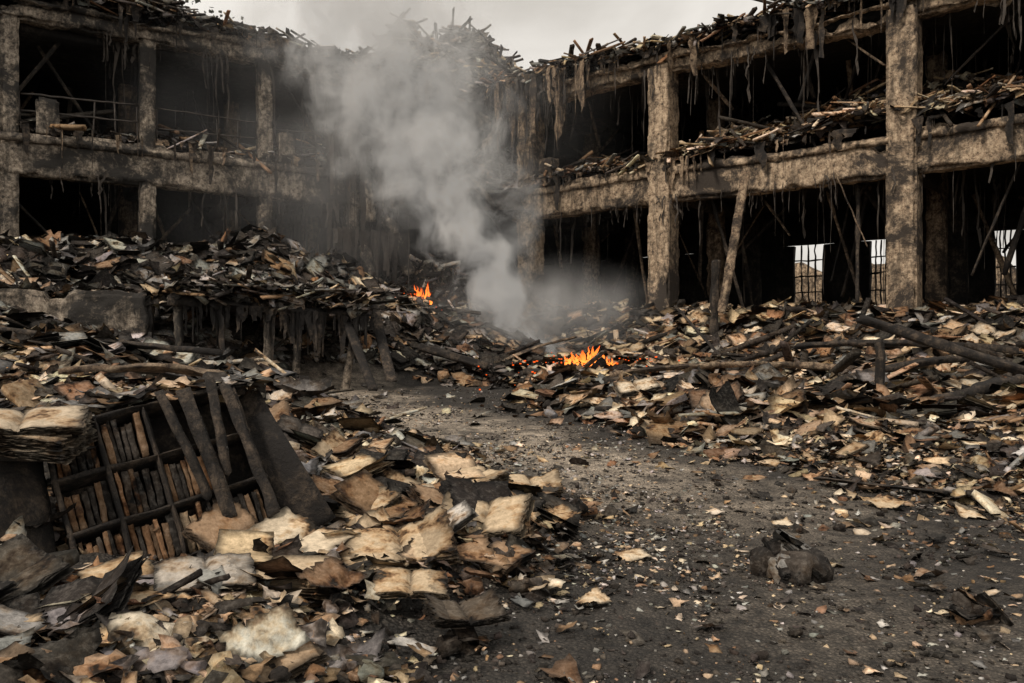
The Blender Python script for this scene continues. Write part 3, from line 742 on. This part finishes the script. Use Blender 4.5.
# ------------------------------------------------------------ fire
m,nt,b=mk('flame');nt.nodes.remove(b)
tc=nd(nt,'ShaderNodeAttribute',attribute_name='Col').outputs['Color']
em=nd(nt,'ShaderNodeEmission',{'Color':tc,'Strength':2.8});nt.links.new(em.outputs[0],nt.nodes['Material Output'].inputs[0])
M_FL=m
def fire(x,y,w,h,K,lift=.1):
    acc=[];z0=float(H(x,y))+lift
    for k in range(K):
        n=8;zz=np.linspace(0,1,n+1);r=np.sin(np.pi*(zz*.85+.15))**1.2*.5+.01;ox=np.cumsum(rng.normal(size=n+1))*.35;oy=np.cumsum(rng.normal(size=n+1))*.35
        V=[]
        for j in range(6):
            a=j/6*6.283;V.append(np.stack([ox+r*math.cos(a),oy+r*math.sin(a),zz],1))
        V=np.concatenate(V);F=[]
        for j in range(6):
            for i in range(n):
                q=((j+1)%6)*(n+1)+i;p=j*(n+1)+i;F.append([p,q,q+1,p+1])
        xo=(rng.random()-.5);hh=h*(.3+.8*rng.random())*(1.15-1.4*abs(xo));ww=.02+.05*rng.random()
        V=V*np.array([ww,ww,hh])+np.array([x+xo*w,y+(rng.random()-.5)*w*.4,z0-.08*rng.random()])
        tz=np.tile(zz,6)[:,None];c=np.array([[1,.28,.045]])*(1-tz)+np.array([[.55,.06,.008]])*tz
        acc.append((V,np.array(F),1,len(V),c))
    K=160;q=np.stack([x+rng.normal(size=K)*w*.8,y-.1+rng.normal(size=K)*w*.5,np.zeros(K)],1);q[:,2]=H(q[:,0],q[:,1])+.05+(lift+.05)*rng.random(K)
    emit(acc,PEB[0],q,np.tile([0,0,1.],(K,1)),sz(K,.025,.4),np.tile([[.5,.06,.008]],(K,1)))
    finish('fire',acc,M_FL)
fire(-2.1,19.2,.45,.6,22,.18);fire(1.35,14.3,.9,.30,30,.40)

# ------------------------------------------------------------ smoke plume
def M_(nt):
    return lambda op,a,b=0.,c=0.:nd(nt,'ShaderNodeMath',{0:a,1:b,2:c},operation=op).outputs[0]
def smoke():
    cx=lambda u:.3-.66*u+.025*u*u
    n=20;m_=18;V=[];F=[]
    for i in range(n+1):
        u=-.6+12.2*i/n;z=1.6+u;xc=cx(u);r=(.8+.27*max(u,0))*1.25+.45
        for j in range(m_):
            a=j/m_*6.283185;V.append((xc+r*math.cos(a),19+r*math.sin(a)*.8,z))
    for i in range(n):
        for j in range(m_):
            F.append((i*m_+j,i*m_+(j+1)%m_,(i+1)*m_+(j+1)%m_,(i+1)*m_+j))
    F.append(tuple(range(m_))[::-1]);F.append(tuple(range(n*m_,n*m_+m_)))
    me=bpy.data.meshes.new('smoke_plume');me.from_pydata(V,[],F);o=bpy.data.objects.new('smoke_plume',me);link(o)
    m=bpy.data.materials.new('smoke');m.use_nodes=True;nt=m.node_tree;nt.nodes.clear()
    out=nt.nodes.new('ShaderNodeOutputMaterial')
    P=nt.nodes.new('ShaderNodeTexCoord').outputs['Object']
    nc=nd(nt,'ShaderNodeTexNoise',{'Vector':P,'Scale':.75,'Detail':1.5}).outputs['Color']
    off=nd(nt,'ShaderNodeVectorMath',{0:nc,1:(.5,.5,.5)},operation='SUBTRACT').outputs[0]
    off=nd(nt,'ShaderNodeVectorMath',{0:off,'Scale':2.4},operation='SCALE').outputs[0]
    Q=nd(nt,'ShaderNodeVectorMath',{0:P,1:off},operation='ADD').outputs[0]
    s=nd(nt,'ShaderNodeSeparateXYZ',{0:Q})
    M=M_(nt)
    u=M('SUBTRACT',s.outputs[2],1.6);uc=M('MAXIMUM',u,0.)
    xc=M('MULTIPLY_ADD',u,M('MULTIPLY_ADD',u,.025,-.66),.3)
    dx=M('SUBTRACT',s.outputs[0],xc);dy=M('SUBTRACT',s.outputs[1],19.)
    r=M('MULTIPLY_ADD',uc,.27,.8)
    d=M('DIVIDE',M('SQRT',M('ADD',M('MULTIPLY',dx,dx),M('MULTIPLY',dy,dy))),r)
    n2=noise(nt,mapp(nt,Q,(1,1,.75)),1.2,4,.68)
    a=M('SUBTRACT',1.,d)
    b_=M('MULTIPLY_ADD',n2,7.6,-3.8)
    den=M('MAXIMUM',M('ADD',a,b_),0.)
    den=M('MULTIPLY',den,nd(nt,'ShaderNodeMapRange',{0:d,1:.7,2:1.3,3:1.,4:0.}).outputs[0])
    k=M('DIVIDE',3.3,M('MULTIPLY_ADD',uc,.6,1.0))
    sz_=nd(nt,'ShaderNodeSeparateXYZ',{0:P}).outputs[2]
    fade=nd(nt,'ShaderNodeMapRange',{0:sz_,1:11.5,2:13.,3:1.,4:0.}).outputs[0]
    den=M('MULTIPLY',M('MULTIPLY',den,k),fade)
    v=nd(nt,'ShaderNodeVolumePrincipled',{'Color':(.965,.945,.92,1),'Density':den,'Anisotropy':.0,'Emission Color':(1,.97,.92,1),'Emission Strength':M('MULTIPLY',den,.14)})  # faint emission added in place of light scattered repeatedly inside the smoke
    nt.links.new(v.outputs[0],out.inputs['Volume'])
    me.materials.append(m)
smoke()
def haze(name,c,r,dens,sc):
    n=14;V=[];F=[]
    for i in range(n+1):
        for j in range(24):
            th=math.pi*(i+.02)/(n+.04);a=j/24*6.283185;V.append((r[0]*math.sin(th)*math.cos(a),r[1]*math.sin(th)*math.sin(a),r[2]*math.cos(th)))
    for i in range(n):
        for j in range(24):F.append((i*24+j,(i+1)*24+j,(i+1)*24+(j+1)%24,i*24+(j+1)%24))
    F.append(tuple(range(24)));F.append(tuple(range(n*24,n*24+24))[::-1])
    me=bpy.data.meshes.new(name);me.from_pydata(V,[],F);o=bpy.data.objects.new(name,me);o.location=c;link(o)
    m=bpy.data.materials.new(name);m.use_nodes=True;nt=m.node_tree;nt.nodes.clear();M=M_(nt)
    out=nt.nodes.new('ShaderNodeOutputMaterial')
    P=nt.nodes.new('ShaderNodeTexCoord').outputs['Object']
    q=nd(nt,'ShaderNodeVectorMath',{0:P,1:(1/r[0],1/r[1],1/r[2])},operation='MULTIPLY').outputs[0]
    l=nd(nt,'ShaderNodeVectorMath',{0:q},operation='LENGTH').outputs['Value']
    f=M('MAXIMUM',M('SUBTRACT',1.,l),0.);f=M('MULTIPLY',f,f)
    nz=M('MAXIMUM',M('MULTIPLY_ADD',noise(nt,P,sc,2,.6),4.,-1.3),0.)
    den=M('MULTIPLY',M('MULTIPLY',f,nz),dens*2)
    v=nd(nt,'ShaderNodeVolumePrincipled',{'Color':(.96,.95,.94,1),'Density':den,'Emission Color':(1,.97,.93,1),'Emission Strength':M('MULTIPLY',den,.06)});nt.links.new(v.outputs[0],out.inputs['Volume']);me.materials.append(m)  # small self-glow stands in for light bouncing within the haze
haze('smoke_haze',(-4.0,19.6,6.4),(7.5,2.9,6.0),.11,.5)
haze('smoke_haze',(.7,18.2,2.0),(3.2,2.0,1.5),.5,.9)

# ------------------------------------------------------------ world, sun, camera
w=bpy.data.worlds.new('World');scene.world=w;w.use_nodes=True;nt=w.node_tree;nt.nodes.clear()
out=nt.nodes.new('ShaderNodeOutputWorld')
sky=nt.nodes.new('ShaderNodeTexSky');sky.sky_type='NISHITA';sky.sun_disc=False;sky.sun_elevation=math.radians(48);sky.sun_rotation=math.radians(205)
b1=nd(nt,'ShaderNodeBackground',{'Color':sky.outputs[0],'Strength':.06})
g=nt.nodes.new('ShaderNodeTexCoord').outputs['Generated']
n=noise(nt,mapp(nt,g,(1.2,1.2,3.2)),2.2,6,.5,.3)
c=ramp(nt,n,[(.3,(.56,.52,.46)),(.5,(.82,.775,.71)),(.7,(1.1,1.05,.97))])
b2=nd(nt,'ShaderNodeBackground',{'Color':c,'Strength':1.0})
mx=nd(nt,'ShaderNodeMixShader',{0:.94,1:b1.outputs[0],2:b2.outputs[0]});nt.links.new(mx.outputs[0],out.inputs[0])
L=bpy.data.lights.new('sun','SUN');L.energy=2.5;L.angle=math.radians(10);L.color=(1,.88,.75)
so=bpy.data.objects.new('sun',L);link(so)
so.rotation_euler=Vector((.45,.50,-.74)).to_track_quat('-Z','Y').to_euler()
cam=bpy.data.cameras.new('camera');cam.lens=28;cam.sensor_width=36;cam.clip_end=2000
co=bpy.data.objects.new('camera',cam);link(co);co.location=(0,0,1.3);co.rotation_euler=(math.radians(90),0,0)
scene.camera=co
scene.view_settings.view_transform='Standard';scene.view_settings.look='None';scene.view_settings.exposure=0
